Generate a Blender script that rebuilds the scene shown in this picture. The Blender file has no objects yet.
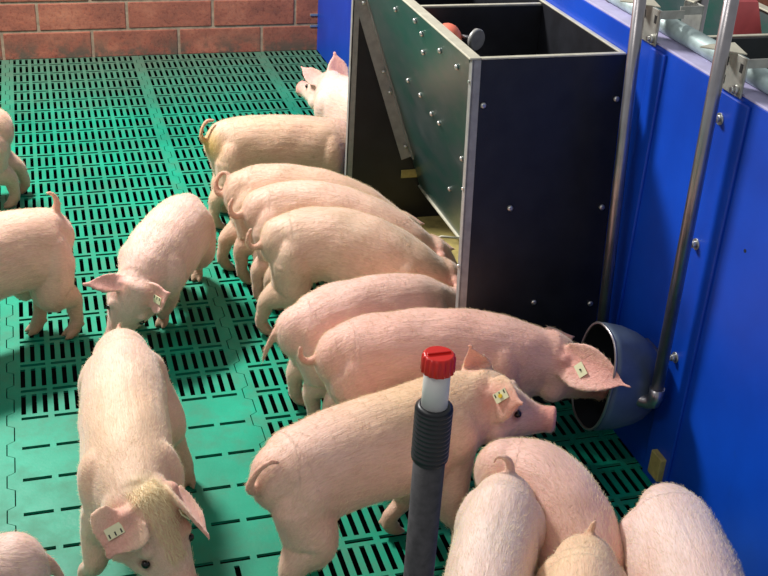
import bpy, bmesh, math, random
import numpy as np
from mathutils import Vector, Matrix

random.seed(7)
rng = np.random.default_rng(7)
SC = bpy.context.scene
COL = SC.collection

# ---------------------------------------------------------------- camera, light, exposure
cam_d = bpy.data.cameras.new('camera')
cam = bpy.data.objects.new('camera', cam_d)
COL.objects.link(cam)
Rt = [[0.9576679901962681, -0.2825432380540359, 0.05514833799291631],
      [-0.08985197435758346, -0.47537261335618863, -0.8751842669832175],
      [0.2734934062413292, 0.8331807709620092, -0.4806362030077087]]   # rows: right, down, forward
M = Matrix(((Rt[0][0], -Rt[1][0], -Rt[2][0], 0.15794),
            (Rt[0][1], -Rt[1][1], -Rt[2][1], -2.46148),
            (Rt[0][2], -Rt[1][2], -Rt[2][2], 1.70189),
            (0, 0, 0, 1)))
cam.matrix_world = M
cam_d.sensor_width = 36.0
cam_d.lens = 1121.84 / 768 * 36
cam_d.clip_start = 0.05
SC.camera = cam

world = bpy.data.worlds.new('world')
SC.world = world
world.use_nodes = True
wn = world.node_tree.nodes['Background']
wn.inputs[0].default_value = (0.92, 0.95, 1.0, 1)
wn.inputs[1].default_value = 0.33


def area(name, loc, target, sx, sy, power, colour):
    d = bpy.data.lights.new(name, 'AREA')
    d.shape = 'RECTANGLE'
    d.size, d.size_y = sx, sy
    d.energy = power
    d.color = colour
    o = bpy.data.objects.new(name, d)
    COL.objects.link(o)
    o.location = loc
    o.rotation_euler = (Vector(target) - Vector(loc)).to_track_quat('-Z', 'Y').to_euler()
    return o


area('ceiling_light_main', (-0.5, 1.7, 2.75), (0.35, 0.75, 0.0), 0.7, 0.3, 178, (1.0, 0.975, 0.94))
area('fill_light_front', (-1.1, -1.4, 2.8), (0.5, -0.6, 0.2), 1.2, 0.4, 13, (1.0, 0.96, 0.90))  # weak fill added from the front left, not a fixture of the pen
SC.view_settings.view_transform = 'Standard'
SC.view_settings.look = 'None'
SC.view_settings.exposure = 0.08
SC.view_settings.gamma = 1.0
SC.view_settings.use_curve_mapping = False
try:
    SC.cycles.use_denoising = True
except Exception:
    pass


# ---------------------------------------------------------------- small helpers
def lin(r, g, b):
    f = lambda c: (c / 255 / 12.92) if c / 255 <= 0.04045 else ((c / 255 + 0.055) / 1.055) ** 2.4
    return (f(r), f(g), f(b), 1.0)


class NT:
    def __init__(self, name):
        self.m = bpy.data.materials.new(name)
        self.m.use_nodes = True
        self.t = self.m.node_tree
        self.b = self.t.nodes['Principled BSDF']

    def n(self, typ, **kw):
        nd = self.t.nodes.new(typ)
        for k, v in kw.items():
            if k == 'inp':
                for a, c in v.items():
                    nd.inputs[a].default_value = c
            else:
                setattr(nd, k, v)
        return nd

    def l(self, a, ao, b, bi):
        self.t.links.new(a.outputs[ao], b.inputs[bi])

    def noise(self, scale, detail=4, coord='Object', mapping=None, rough=0.55):
        tc = self.n('ShaderNodeTexCoord')
        nz = self.n('ShaderNodeTexNoise', inp={'Scale': scale, 'Detail': detail, 'Roughness': rough})
        if mapping:
            mp = self.n('ShaderNodeMapping', inp={'Scale': mapping})
            self.l(tc, coord, mp, 'Vector')
            self.l(mp, 0, nz, 'Vector')
        else:
            self.l(tc, coord, nz, 'Vector')
        return nz

    def ramp(self, src, out, stops):
        r = self.n('ShaderNodeValToRGB')
        e = r.color_ramp.elements
        while len(e) < len(stops):
            e.new(0.5)
        for i, (p, c) in enumerate(stops):
            e[i].position = p
            e[i].color = c
        self.l(src, out, r, 'Fac')
        return r

    def mix(self, fac, a, b, mode='MIX'):
        mx = self.n('ShaderNodeMix', data_type='RGBA', blend_type=mode)
        for sock, v in ((0, fac), (6, a), (7, b)):
            if isinstance(v, tuple) and len(v) == 2 and hasattr(v[0], 'outputs'):
                self.t.links.new(v[0].outputs[v[1]], mx.inputs[sock])
            else:
                mx.inputs[sock].default_value = v
        return mx

    def bump(self, src, out, strength, dist=0.002):
        b = self.n('ShaderNodeBump', inp={'Strength': strength, 'Distance': dist})
        self.l(src, out, b, 'Height')
        self.l(b, 0, self.b, 'Normal')
        return b


def simple(name, col, rough=0.5, metal=0.0, var=0.12, scale=30, bump=0.0, bscale=200, coat=0.0):
    t = NT(name)
    nz = t.noise(scale, 5)
    d = tuple(c * (1 - var) for c in col[:3]) + (1,)
    u = tuple(min(1, c * (1 + var)) for c in col[:3]) + (1,)
    r = t.ramp(nz, 'Fac', [(0.3, d), (0.7, u)])
    t.l(r, 0, t.b, 'Base Color')
    t.b.inputs['Roughness'].default_value = rough
    t.b.inputs['Metallic'].default_value = metal
    t.b.inputs['Coat Weight'].default_value = coat
    if bump:
        t.bump(t.noise(bscale, 3), 'Fac', bump, 0.001)
    return t.m


# floor plastic: green with worn and soiled patches
t = NT('green_plastic')
nz = t.noise(2.6, 6, rough=0.6)
base = t.ramp(nz, 'Fac', [(0.25, lin(4, 114, 90)), (0.5, lin(2, 142, 110)), (0.75, lin(6, 164, 130))])
nz2 = t.noise(9, 8, rough=0.7)
dirt = t.ramp(nz2, 'Fac', [(0.47, (0, 0, 0, 1)), (0.72, (0.7, 0.7, 0.7, 1))])
mx = t.mix((dirt, 0), (base, 0), lin(66, 118, 92))
# soil collects along the brick wall
tc = t.n('ShaderNodeTexCoord')
sp = t.n('ShaderNodeSeparateXYZ')
t.l(tc, 'Object', sp, 0)
mr = t.n('ShaderNodeMapRange', inp={'From Min': 2.1, 'From Max': 2.95, 'To Min': 0.0, 'To Max': 0.75})
t.l(sp, 'Y', mr, 0)
nz3 = t.noise(14, 6, rough=0.7)
mu = t.n('ShaderNodeMath', operation='MULTIPLY', use_clamp=True)
ad = t.n('ShaderNodeMath', operation='ADD', inp={1: 0.42})
t.l(nz3, 'Fac', ad, 0)
t.l(ad, 0, mu, 0)
t.l(mr, 0, mu, 1)
mx2 = t.mix((mu, 0), (mx, 2), lin(96, 104, 88))
nz4 = t.noise(160, 6, rough=0.75)
sc = t.ramp(nz4, 'Fac', [(0.60, (0, 0, 0, 1)), (0.72, (0.35, 0.35, 0.35, 1))])
mx3 = t.mix((sc, 0), (mx2, 2), lin(130, 185, 150))
t.l(mx3, 2, t.b, 'Base Color')
rr = t.ramp(nz2, 'Fac', [(0.3, (0.42, 0.42, 0.42, 1)), (0.7, (0.62, 0.62, 0.62, 1))])
t.l(rr, 0, t.b, 'Roughness')
t.bump(t.noise(120, 5), 'Fac', 0.25, 0.0015)
t.b.inputs['Specular IOR Level'].default_value = 0.35
M_FLOOR = t.m

# brick
t = NT('red_brick')
nz = t.noise(5, 6, mapping=(1, 1, 1.5), rough=0.65)
c1 = t.ramp(nz, 'Fac', [(0.3, lin(132, 82, 68)), (0.5, lin(164, 98, 78)), (0.72, lin(190, 124, 98))])
nzb = t.noise(60, 8, rough=0.8)
c2 = t.ramp(nzb, 'Fac', [(0.32, lin(86, 54, 48)), (0.5, (0.5, 0.5, 0.5, 1)), (0.70, lin(214, 176, 150))])
mm = t.mix(0.85, (c1, 0), (c2, 0), 'SOFT_LIGHT')
tc = t.n('ShaderNodeTexCoord'); sp = t.n('ShaderNodeSeparateXYZ'); t.l(tc, 'Object', sp, 0)
mr = t.n('ShaderNodeMapRange', inp={'From Min': 0.12, 'From Max': 0.02, 'To Min': 0.0, 'To Max': 0.95}); t.l(sp, 'Z', mr, 0)
nzc = t.noise(11, 6, rough=0.7)
rc = t.ramp(nzc, 'Fac', [(0.42, (0, 0, 0, 1)), (0.58, (1, 1, 1, 1))])
mu = t.n('ShaderNodeMath', operation='MULTIPLY', use_clamp=True); t.l(rc, 0, mu, 0); t.l(mr, 0, mu, 1)
mm2 = t.mix((mu, 0), (mm, 2), lin(96, 84, 70))
t.l(mm2, 2, t.b, 'Base Color')
t.b.inputs['Roughness'].default_value = 0.85
t.bump(nzb, 'Fac', 0.7, 0.004)
M_BRICK = t.m
M_MORTAR = simple('mortar', lin(158, 136, 114), 0.95, var=0.3, scale=40, bump=0.6, bscale=150)

# blue wall
t = NT('blue_panel')
nz = t.noise(3, 6)
c = t.ramp(nz, 'Fac', [(0.3, lin(2, 58, 168)), (0.7, lin(4, 74, 198))])
nzs = t.noise(24, 8, mapping=(1, 1, 0.5), rough=0.75)
s2 = t.ramp(nzs, 'Fac', [(0.62, (0, 0, 0, 1)), (0.8, (0.25, 0.25, 0.25, 1))])
mm = t.mix((s2, 0), (c, 0), lin(40, 70, 120))
t.l(mm, 2, t.b, 'Base Color')
t.b.inputs['Roughness'].default_value = 0.42
t.bump(t.noise(14, 3), 'Fac', 0.12, 0.004)
M_BLUE = t.m
M_CAP = simple('pale_panel_top', lin(186, 180, 214), 0.5, var=0.12, scale=20)
M_BLACK = simple('black_panel', lin(27, 28, 33), 0.42, var=0.35, scale=14, bump=0.25, bscale=320)
t = NT('dark_hopper_sheet')
nz = t.noise(6, 7, mapping=(1, 1, 2.2), rough=0.6)
c = t.ramp(nz, 'Fac', [(0.3, lin(26, 84, 74)), (0.55, lin(62, 84, 84)), (0.8, lin(92, 104, 106))])
nzs = t.noise(30, 9, mapping=(1, 1, 0.25), rough=0.8)
s2 = t.ramp(nzs, 'Fac', [(0.60, (0, 0, 0, 1)), (0.74, (0.4, 0.4, 0.4, 1))])
mm = t.mix((s2, 0), (c, 0), lin(150, 160, 160))
t.l(mm, 2, t.b, 'Base Color')
t.b.inputs['Roughness'].default_value = 0.3
t.b.inputs['Metallic'].default_value = 0.35
M_HOPPER = t.m
M_STEEL = simple('stainless_steel', lin(168, 164, 166), 0.30, 0.9, 0.12, 25)
M_GALV = simple('galvanised_steel', lin(184, 202, 200), 0.5, 0.35, 0.22, 28, bump=0.2, bscale=60)
M_BRACKET = simple('bracket_steel', lin(176, 176, 168), 0.4, 0.6, 0.2, 40)
M_ALU = simple('aluminium_trim', lin(206, 202, 182), 0.5, 0.3, 0.12, 40)
M_TRIM = simple('grey_steel_trim', lin(156, 155, 152), 0.45, 0.3, 0.15, 40)
M_BOLT = simple('bolt_steel', lin(200, 200, 196), 0.3, 0.8, 0.1, 80)
M_TROUGH = simple('soiled_trough', lin(176, 160, 96), 0.7, 0.1, 0.3, 25)
M_ORANGE = simple('salmon_plastic', lin(232, 120, 96), 0.45, 0, 0.08, 20)
M_RED = simple('red_cap_plastic', lin(214, 32, 24), 0.35, 0, 0.06, 30)
M_REDBOARD = simple('red_board_plastic', lin(250, 110, 112), 0.5, 0, 0.1, 20)
M_WHITE = simple('white_plastic_tube', lin(214, 210, 204), 0.45, 0, 0.05, 30)
M_RUBBER = simple('black_ribbed_hose', lin(34, 35, 38), 0.42, 0, 0.2, 60)
M_TUBE = simple('grey_black_pipe', lin(58, 56, 58), 0.55, 0, 0.4, 70, bump=0.35, bscale=260)
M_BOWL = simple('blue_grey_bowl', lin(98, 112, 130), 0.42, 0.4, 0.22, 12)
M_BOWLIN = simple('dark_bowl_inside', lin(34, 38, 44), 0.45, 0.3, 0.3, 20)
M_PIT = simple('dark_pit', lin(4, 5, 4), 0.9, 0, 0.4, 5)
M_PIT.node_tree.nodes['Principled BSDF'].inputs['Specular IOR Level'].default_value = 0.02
M_TAG = simple('cream_ear_tag', lin(224, 220, 178), 0.5, 0, 0.05, 60)
M_TAGDARK = simple('dark_tag_marks', lin(30, 30, 28), 0.5, 0, 0.05, 60)
M_TAGY = simple('yellow_tag_stud', lin(224, 190, 40), 0.5, 0, 0.05, 60)
M_EYE = simple('pig_eye', lin(20, 14, 12), 0.08, 0, 0.2, 40)
M_DARK = simple('dark_slot', lin(14, 12, 14), 0.8, 0, 0.2, 40)
M_BRIST = simple('pale_bristles', lin(232, 214, 170), 0.6, 0, 0.1, 40)


def pig_material(name, dirty=0.25):
    t = NT(name)
    at = t.n('ShaderNodeAttribute', attribute_name='Tint')
    fur = t.n('ShaderNodeAttribute', attribute_name='Fur')
    mp = t.n('ShaderNodeMapping', inp={'Scale': (42, 330, 330)})
    t.l(fur, 'Vector', mp, 'Vector')
    strands = t.n('ShaderNodeTexNoise', inp={'Scale': 1.0, 'Detail': 4, 'Roughness': 0.65, 'Distortion': 0.6})
    t.l(mp, 0, strands, 'Vector')
    mp2 = t.n('ShaderNodeMapping', inp={'Scale': (9, 34, 34)})
    t.l(fur, 'Vector', mp2, 'Vector')
    folds = t.n('ShaderNodeTexNoise', inp={'Scale': 1.0, 'Detail': 5, 'Roughness': 0.6, 'Distortion': 0.8})
    t.l(mp2, 0, folds, 'Vector')
    blot = t.noise(9, 6, rough=0.65)
    b1 = t.ramp(blot, 'Fac', [(0.3, (0.88, 0.82, 0.79, 1)), (0.55, (1, 1, 1, 1)), (0.8, (1.0, 0.95, 0.93, 1))])
    m1 = t.mix(1.0, (at, 'Color'), (b1, 0), 'MULTIPLY')
    fr = t.ramp(strands, 'Fac', [(0.36, (0.88, 0.83, 0.79, 1)), (0.62, (1.04, 1.04, 1.03, 1))])
    m2 = t.mix(0.9, (m1, 2), (fr, 0), 'MULTIPLY')
    gr = t.noise(26, 8, rough=0.75)
    g1 = t.ramp(gr, 'Fac', [(0.56, (0, 0, 0, 1)), (0.78, (dirty, dirty, dirty, 1))])
    m3 = t.mix((g1, 0), (m2, 2), lin(150, 124, 84))
    t.l(m3, 2, t.b, 'Base Color')
    t.b.inputs['Roughness'].default_value = 0.55
    t.b.inputs['Sheen Weight'].default_value = 0.45
    t.b.inputs['Sheen Roughness'].default_value = 0.35
    t.b.inputs['Sheen Tint'].default_value = (1, 0.96, 0.9, 1)
    t.b.inputs['Subsurface Weight'].default_value = 0.12
    t.b.inputs['Subsurface Radius'].default_value = (0.02, 0.008, 0.005)
    t.b.inputs['Subsurface Scale'].default_value = 0.5
    bp1 = t.n('ShaderNodeBump', inp={'Strength': 0.6, 'Distance': 0.006})
    t.l(folds, 'Fac', bp1, 'Height')
    bp2 = t.n('ShaderNodeBump', inp={'Strength': 0.6, 'Distance': 0.0022})
    t.l(strands, 'Fac', bp2, 'Height')
    t.l(bp1, 0, bp2, 'Normal')
    t.l(bp2, 0, t.b, 'Normal')
    return t.m


M_PIG = pig_material('pig_skin', 0.25)
M_PIGD = pig_material('pig_skin_soiled', 0.6)


class MB:
    """collects shapes in one bmesh"""
    def __init__(self):
        self.bm = bmesh.new()

    def box(self, lo, hi, bevel=0.0, mat=None, segs=2):
        lo, hi = Vector(lo), Vector(hi)
        r = bmesh.ops.create_cube(self.bm, size=1.0)
        vs = r['verts']
        c, s = (lo + hi) / 2, hi - lo
        for v in vs:
            v.co = Vector((v.co.x * s.x, v.co.y * s.y, v.co.z * s.z)) + c
        if bevel:
            es = list({e for v in vs for e in v.link_edges})
            bmesh.ops.bevel(self.bm, geom=es, offset=bevel, segments=segs, affect='EDGES', profile=0.5)
        return self

    def tube(self, pts, radii, n=20, cap=True):
        pts = [Vector(p) for p in pts]
        if not hasattr(radii, '__len__'):
            radii = [radii] * len(pts)
        rings = []
        up = Vector((0, 0, 1))
        t0 = (pts[1] - pts[0]).normalized()
        if abs(t0.dot(up)) > 0.95:
            up = Vector((0, 1, 0))
        a = (up - t0 * up.dot(t0)).normalized()
        for i, p in enumerate(pts):
            if i == 0:
                tg = pts[1] - pts[0]
            elif i == len(pts) - 1:
                tg = pts[-1] - pts[-2]
            else:
                tg = (pts[i + 1] - pts[i]).normalized() + (pts[i] - pts[i - 1]).normalized()
            if tg.length < 1e-9:
                tg = t0
            tg = tg.normalized()
            a = (a - tg * a.dot(tg)).normalized()
            b = tg.cross(a)
            rings.append([self.bm.verts.new(p + (a * math.cos(2 * math.pi * k / n) + b * math.sin(2 * math.pi * k / n)) * radii[i]) for k in range(n)])
        for r0, r1 in zip(rings, rings[1:]):
            for k in range(n):
                f = self.bm.faces.new((r0[k], r0[(k + 1) % n], r1[(k + 1) % n], r1[k]))
                f.smooth = True
        if cap:
            self.bm.faces.new(rings[0][::-1])
            self.bm.faces.new(rings[-1])
        return self

    def ring_loft(self, rings, cap=True, smooth=True):
        rv = [[self.bm.verts.new(p) for p in r] for r in rings]
        n = len(rv[0])
        for r0, r1 in zip(rv, rv[1:]):
            for k in range(n):
                f = self.bm.faces.new((r0[k], r0[(k + 1) % n], r1[(k + 1) % n], r1[k]))
                f.smooth = smooth
        if cap:
            self.bm.faces.new(rv[0][::-1])
            self.bm.faces.new(rv[-1])
        return self

    def ball(self, c, r, sub=3):
        res = bmesh.ops.create_icosphere(self.bm, subdivisions=sub, radius=1.0)
        r = Vector(r) if hasattr(r, '__len__') else Vector((r, r, r))
        for v in res['verts']:
            v.co = Vector((v.co.x * r.x, v.co.y * r.y, v.co.z * r.z)) + Vector(c)
            for f in v.link_faces:
                f.smooth = True
        return self

    def plate(self, corners, thick, bevel=0.0):
        """slab from coplanar corners, thickness along -normal"""
        cs = [Vector(c) for c in corners]
        nrm = (cs[1] - cs[0]).cross(cs[2] - cs[0]).normalized()
        a = [self.bm.verts.new(c) for c in cs]
        b = [self.bm.verts.new(c - nrm * thick) for c in cs]
        n = len(cs)
        fs = [self.bm.faces.new(a), self.bm.faces.new(b[::-1])]
        for k in range(n):
            fs.append(self.bm.faces.new((a[(k + 1) % n], a[k], b[k], b[(k + 1) % n])))
        if bevel:
            es = list({e for f in fs for e in f.edges})
            bmesh.ops.bevel(self.bm, geom=es, offset=bevel, segments=1, affect='EDGES')
        return self

    def build(self, name, mat, parent=None, norm=True):
        if norm:
            bmesh.ops.recalc_face_normals(self.bm, faces=self.bm.faces[:])
        me = bpy.data.meshes.new(name)
        self.bm.to_mesh(me)
        self.bm.free()
        me.materials.append(mat)
        o = bpy.data.objects.new(name, me)
        COL.objects.link(o)
        if parent is not None:
            o.parent = parent
            o.matrix_parent_inverse = parent.matrix_basis.inverted()
        return o


def thing(name, label, cat, loc, group=None):
    o = bpy.data.objects.new(name, None)
    COL.objects.link(o)
    o.empty_display_size = 0.05
    o.location = loc
    o['label'] = label
    o['category'] = cat
    if group:
        o['group'] = group
    return o


def struct(o):
    o['kind'] = 'structure'
    return o


# ---------------------------------------------------------------- floor
PITCH = 0.6 / 22.4
ROW = 0.125
YW = 2.966
DEEP = 0.009


def build_floor():
    bm = bmesh.new()
    def quad(a, b, c, d):
        bm.faces.new([bm.verts.new(p) for p in (a, b, c, d)])
    def wall_rect(x0, x1, y0, y1):
        z, e = -DEEP, 0.0052            # the bars narrow downwards, so the openings widen
        ey = e if y1 - y0 > 0.02 else 0.003
        a0, a1, b0, b1 = x0 - e, x1 + e, y0 - ey, y1 + ey
        quad((x0, y0, 0), (a0, b0, z), (a0, b1, z), (x0, y1, 0))
        quad((x1, y0, 0), (x1, y1, 0), (a1, b1, z), (a1, b0, z))
        quad((x0, y0, 0), (x1, y0, 0), (a1, b0, z), (a0, b0, z))
        quad((x0, y1, 0), (a0, b1, z), (a1, b1, z), (x1, y1, 0))
    a = 1.2 * PITCH
    hw = 0.0059
    zig = [(0, -.009), (.18, -.009), (.27, .009), (.73, .009), (.82, -.009), (1, -.009)]
    gap = 0.0014
    r0, r1 = -16, 24
    for tcol in range(-3, 7):
        X0 = tcol * 0.6
        X1 = X0 + 0.6
        xs = []
        for g in range(7):
            for j in range(3):
                xc = X0 + a + (3 * g + j) * ((0.6 - 2 * a) / 20)
                xs.append((xc - hw, xc + hw, g))
        left_edge, right_edge = xs[0][0], xs[-1][1]
        for k in range(r0, r1):
            y0 = k * ROW
            y1 = min(y0 + ROW, YW)
            closed = (tcol <= 0 and -6 <= k < 0)
            sparse = (tcol <= 0 and k < -6) or (tcol <= 0 and -7 <= k < -5)
            if sparse:
                closed = False
            sl = 0.0058                              # half slit
            ys0, ys1 = y0 + 0.0185, min(y0 + 0.0185 + 0.088, YW - 0.006)
            ybr = [y0, y0 + sl, ys0, ys1, y1 - sl if y1 - sl > ys1 else y1, y1]
            ybr = sorted(set(ybr))
            xbr = sorted({left_edge, right_edge} | {v for s in xs for v in s[:2]})
            for yi in range(len(ybr) - 1):
                ya, yb = ybr[yi], ybr[yi + 1]
                ym = (ya + yb) / 2
                in_slot = ys0 < ym < ys1
                in_slit = (ym < y0 + sl) or (ym > y0 + ROW - sl)
                # merge runs of solid cells
                run = None
                for xi in range(len(xbr) - 1):
                    xa, xb = xbr[xi], xbr[xi + 1]
                    xm = (xa + xb) / 2
                    hole = False
                    if in_slot and not closed:
                        for q, (s0, s1, g) in enumerate(xs):
                            if s0 < xm < s1:
                                hole = (not sparse) or (q % 6 == 4)
                    if in_slit:
                        for g in range(7):
                            if xs[3 * g][0] < xm < xs[3 * g + 2][1]:
                                hole = True
                    if not hole:
                        run = (xa, xb) if run is None else (run[0], xb)
                    if hole and run:
                        quad((run[0], ya, 0), (run[1], ya, 0), (run[1], yb, 0), (run[0], yb, 0)); run = None
                if run:
                    quad((run[0], ya, 0), (run[1], ya, 0), (run[1], yb, 0), (run[0], yb, 0))
            if not closed:
                for q, (s0, s1, g) in enumerate(xs):
                    if not sparse or q % 6 == 4:
                        wall_rect(s0, s1, ys0, ys1)
            for g in range(7):
                if k > r0:
                    wall_rect(xs[3 * g][0], xs[3 * g + 2][1], y0 - sl, y0 + sl)
            # interlocking tile edges
            for (f0, z0), (f1, z1) in zip(zig, zig[1:]):
                ya, yb = y0 + f0 * ROW, min(y0 + f1 * ROW, YW)
                if ya >= yb:
                    continue
                for (ed, sgn, Xs) in ((right_edge, -1, X1), (left_edge, 1, X0)):
                    pa = (ed, ya, 0); pb = (Xs + z0 + sgn * gap, ya, 0); pc = (Xs + z1 + sgn * gap, yb, 0); pd = (ed, yb, 0)
                    if sgn < 0:
                        quad(pa, pb, pc, pd)
                    else:
                        quad(pb, pa, pd, pc)
                    quad(pb, (pb[0], pb[1], -DEEP), (pc[0], pc[1], -DEEP), pc)
    me = bpy.data.meshes.new('floor')
    bm.to_mesh(me); bm.free()
    me.materials.append(M_FLOOR)
    o = bpy.data.objects.new('floor', me)
    COL.objects.link(o)
    return struct(o)


build_floor()
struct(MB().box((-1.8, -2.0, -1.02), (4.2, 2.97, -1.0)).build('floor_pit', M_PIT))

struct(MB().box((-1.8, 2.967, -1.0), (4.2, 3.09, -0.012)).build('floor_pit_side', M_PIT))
# ---------------------------------------------------------------- brick wall
mb = MB()
ch = 0.1365
for r in range(0, 17):
    z0 = r * ch - 0.006
    off = 0.397 if r % 2 == 0 else 0.155
    for k in range(-6, 11):
        x0 = off + 0.41 * k
        if x0 < -1.9 or x0 > 4:
            continue
        j = rng.uniform(-0.002, 0.002, 3)
        mb.box((x0 + 0.006, YW + j[0], z0 + 0.0055), (x0 + 0.403, YW + 0.1, z0 + ch - 0.0055), 0.004)
struct(mb.build('wall_back', M_BRICK))
struct(MB().box((-1.9, YW + 0.0035, -0.01), (4.2, YW + 0.12, 2.33)).build('wall_back_mortar', M_MORTAR))

# ---------------------------------------------------------------- blue partition
WX = 1.5
struct(MB().box((WX, -2.0, 0.0), (WX + 0.055, YW, 0.994), 0.0015).build('wall_right', M_BLUE))
struct(MB().box((WX + 0.001, -2.0, 0.994), (WX + 0.054, YW, 0.999), 0.001).build('trim_1', M_CAP))
# blue joint strips with bolts
for i, (ya, yb, bolts) in enumerate((( -0.30, -0.235, []), (-0.640, -0.565 + 0.03, [(-0.553, 0.929), (-0.562, 0.643), (-0.574, 0.357)]))):
    s = struct(MB().box((WX - 0.007, ya, 0.0), (WX + 0.002, yb, 0.985), 0.003).build('trim_%d' % (i + 2), M_BLUE))
    for (y, z) in bolts:
        m = MB()
        m.tube([(WX - 0.005, y, z), (WX - 0.009, y, z)], 0.013, 20)
        m.tube([(WX - 0.009, y, z), (WX - 0.019, y, z)], 0.0085, 6)
        m.tube([(WX - 0.019, y, z), (WX - 0.024, y, z)], 0.005, 12)
        m.build('bolt', M_BOLT, s)
MB().tube([(WX - 0.001, -0.722, 0.706), (WX + 0.003, -0.722, 0.706)], 0.004, 12).build('screw_hole', M_DARK, bpy.data.objects['wall_right'])
for z in (0.181, 0.125):
    MB().box((1.46, YW - 0.006, z - 0.006), (1.50, YW + 0.002, z + 0.006), 0.002).build('wall_clip', M_BOLT, bpy.data.objects['wall_right'])

# ---------------------------------------------------------------- feeder
def feeder(x_open, x_back, y0, y1, ztop, sgn, label, main=True):
    """x_open: side where pigs eat; x_back: side on the partition"""
    t = thing('hog_feeder', label, 'feeder', ((x_open + x_back) / 2, (y0 + y1) / 2, 0))
    f = lambda d: x_open + sgn * d
    W = abs(x_back - x_open)
    def bx(d0, d1, ya, yb, za, zb, bev=0.0015):
        m = MB(); a, b = f(d0), f(d1)
        m.box((min(a, b), ya, za), (max(a, b), yb, zb), bev); return m
    LEAN = 0.098 if main else 0.0
    yl = lambda z: y0 - LEAN * (ztop - z)
    MB().plate([(x_open, yl(0), 0.0), (x_back, yl(0), 0.0), (x_back, yl(ztop), ztop), (x_open, yl(ztop), ztop)], 0.012 * 1, 0.0008).build('side_panel', M_BLACK, t)
    bx(0.0, W - 0.001, y1, y1 + 0.012, 0.0, ztop).build('side_panel', M_BLACK, t)
    bx(W - 0.011, W - 0.001, y0 + 0.012, y1, 0.0, ztop).build('back_panel', M_BLACK, t)
    # hopper front sheet
    nx = 0.78 * sgn
    A0 = Vector((f(-0.012), y0 + 0.012, ztop)); A1 = Vector((f(-0.012), y1, ztop))
    B0 = Vector((f(0.258), y0 + 0.012, 0.155)); B1 = Vector((f(0.258), y1, 0.155))
    MB().plate((A0, A1, B1, B0) if sgn > 0 else (A1, A0, B0, B1), 0.004).build('hopper_sheet', M_HOPPER, t)
    bx(-0.014, 0.016, y0, y1 + 0.012, ztop, ztop + 0.005).build('rim_trim', M_ALU, t)
    bx(0.016, W - 0.001, y0 - 0.001, y0 + 0.013, ztop, ztop + 0.004, 0.001).build('rim_trim', M_ALU, t)
    bx(0.016, W - 0.001, y1 - 0.001, y1 + 0.013, ztop, ztop + 0.004, 0.001).build('rim_trim', M_ALU, t)
    bx(W - 0.012, W - 0.0005, y0 + 0.013, y1 - 0.001, ztop, ztop + 0.004, 0.001).build('rim_trim', M_ALU, t)
    if not main:
        return t
    # vertical edge trims on the open edges of the side panels
    for yy in (y0, y1):
        m = MB()
        ya = (yl(0) if yy == y0 else yy)
        for (d0, d1, e0, e1) in ((-0.006, 0.014, -0.002, -0.0002), (-0.008, -0.003, -0.002, 0.016)):
            r0 = [Vector((f(d0), ya + e0, 0)), Vector((f(d1), ya + e0, 0)), Vector((f(d1), ya + e1, 0)), Vector((f(d0), ya + e1, 0))]
            r1 = [Vector((f(d0), yy + e0, ztop)), Vector((f(d1), yy + e0, ztop)), Vector((f(d1), yy + e1, ztop)), Vector((f(d0), yy + e1, ztop))]
            m.ring_loft([r0, r1], smooth=False)
        m.build('edge_trim', M_TRIM, t)
    # divider and inner shelf
    MB().plate([(f(0.0), 0.36, ztop - 0.008), (f(0.10), 0.36, 0.66), (f(W - 0.012), 0.36, 0.66), (f(W - 0.012), 0.36, ztop - 0.008)], -0.008).build('divider', M_BLACK, t)
    bx(0.0, W - 0.012, 0.358, 0.370, ztop - 0.008, ztop - 0.004, 0.0005).build('divider_rim', M_ALU, t)
    MB().box((1.24, 0.0, 0.70), (1.485, 0.355, 0.706)).build('inner_shelf', M_STEEL, t)
    # agitator tube, knob and float inside the hopper
    MB().tube([(1.32, 0.20, 0.735), (1.47, 0.20, 0.735)], 0.022, 18).build('agitator_tube', M_STEEL, t)
    k = MB(); k.tube([(1.232, 0.196, 0.884), (1.233, 0.194, 0.884), (1.239, 0.187, 0.884), (1.240, 0.185, 0.884)], [0.024, 0.028, 0.028, 0.025], 28)
    kn = k.build('adjuster_knob', M_TRIM, t)
    MB().tube([(1.226, 0.204, 0.884), (1.232, 0.196, 0.884)], 0.009, 6).build('nut', M_BOLT, kn)
    MB().tube([(1.200, 0.236, 0.884), (1.228, 0.202, 0.884)], 0.005, 10).build('adjuster_rod', M_STEEL, t)
    MB().ball((1.178, 0.245, 0.872), (0.036, 0.046, 0.040)).build('float', M_ORANGE, t)
    # steel angle where the sheet meets the far side panel
    def on(d, y, off=0.0):
        dd = -0.012 + 0.27 * d
        z = ztop - (ztop - 0.155) * d
        return Vector((f(dd) - sgn * 0.945 * off, y, z - 0.327 * off))
    m = MB()
    m.plate((on(0.02, y1 - 0.032, .003), on(0.02, y1, .003), on(0.86, y1, .003), on(0.86, y1 - 0.032, .003)), 0.003)
    m.plate([Vector((v.x, y1 - 0.004, v.z)) for v in (on(0.02, 0, 0), on(0.02, 0, 0.036), on(0.86, 0, 0.036), on(0.86, 0, 0))], 0.003)
    m.build('corner_angle', M_TRIM, t)
    for d in (0.17, 0.46, 0.55, 0.80):
        p = on(d, y1 - 0.018, 0.006); q = on(d, y1 - 0.018, 0.018)
        MB().tube([p, q], 0.006, 8).build('bolt', M_BOLT, t)
    p, q = on(0.03, y1 - 0.03, 0.006), on(0.03, y1 - 0.03, 0.022)
    m = MB(); m.tube([p, q], 0.006, 8); m.box(q + Vector((-0.004, -0.02, -0.003)), q + Vector((0.004, 0.02, 0.01)), 0.002); m.build('wing_nut', M_BOLT, t)
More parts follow.
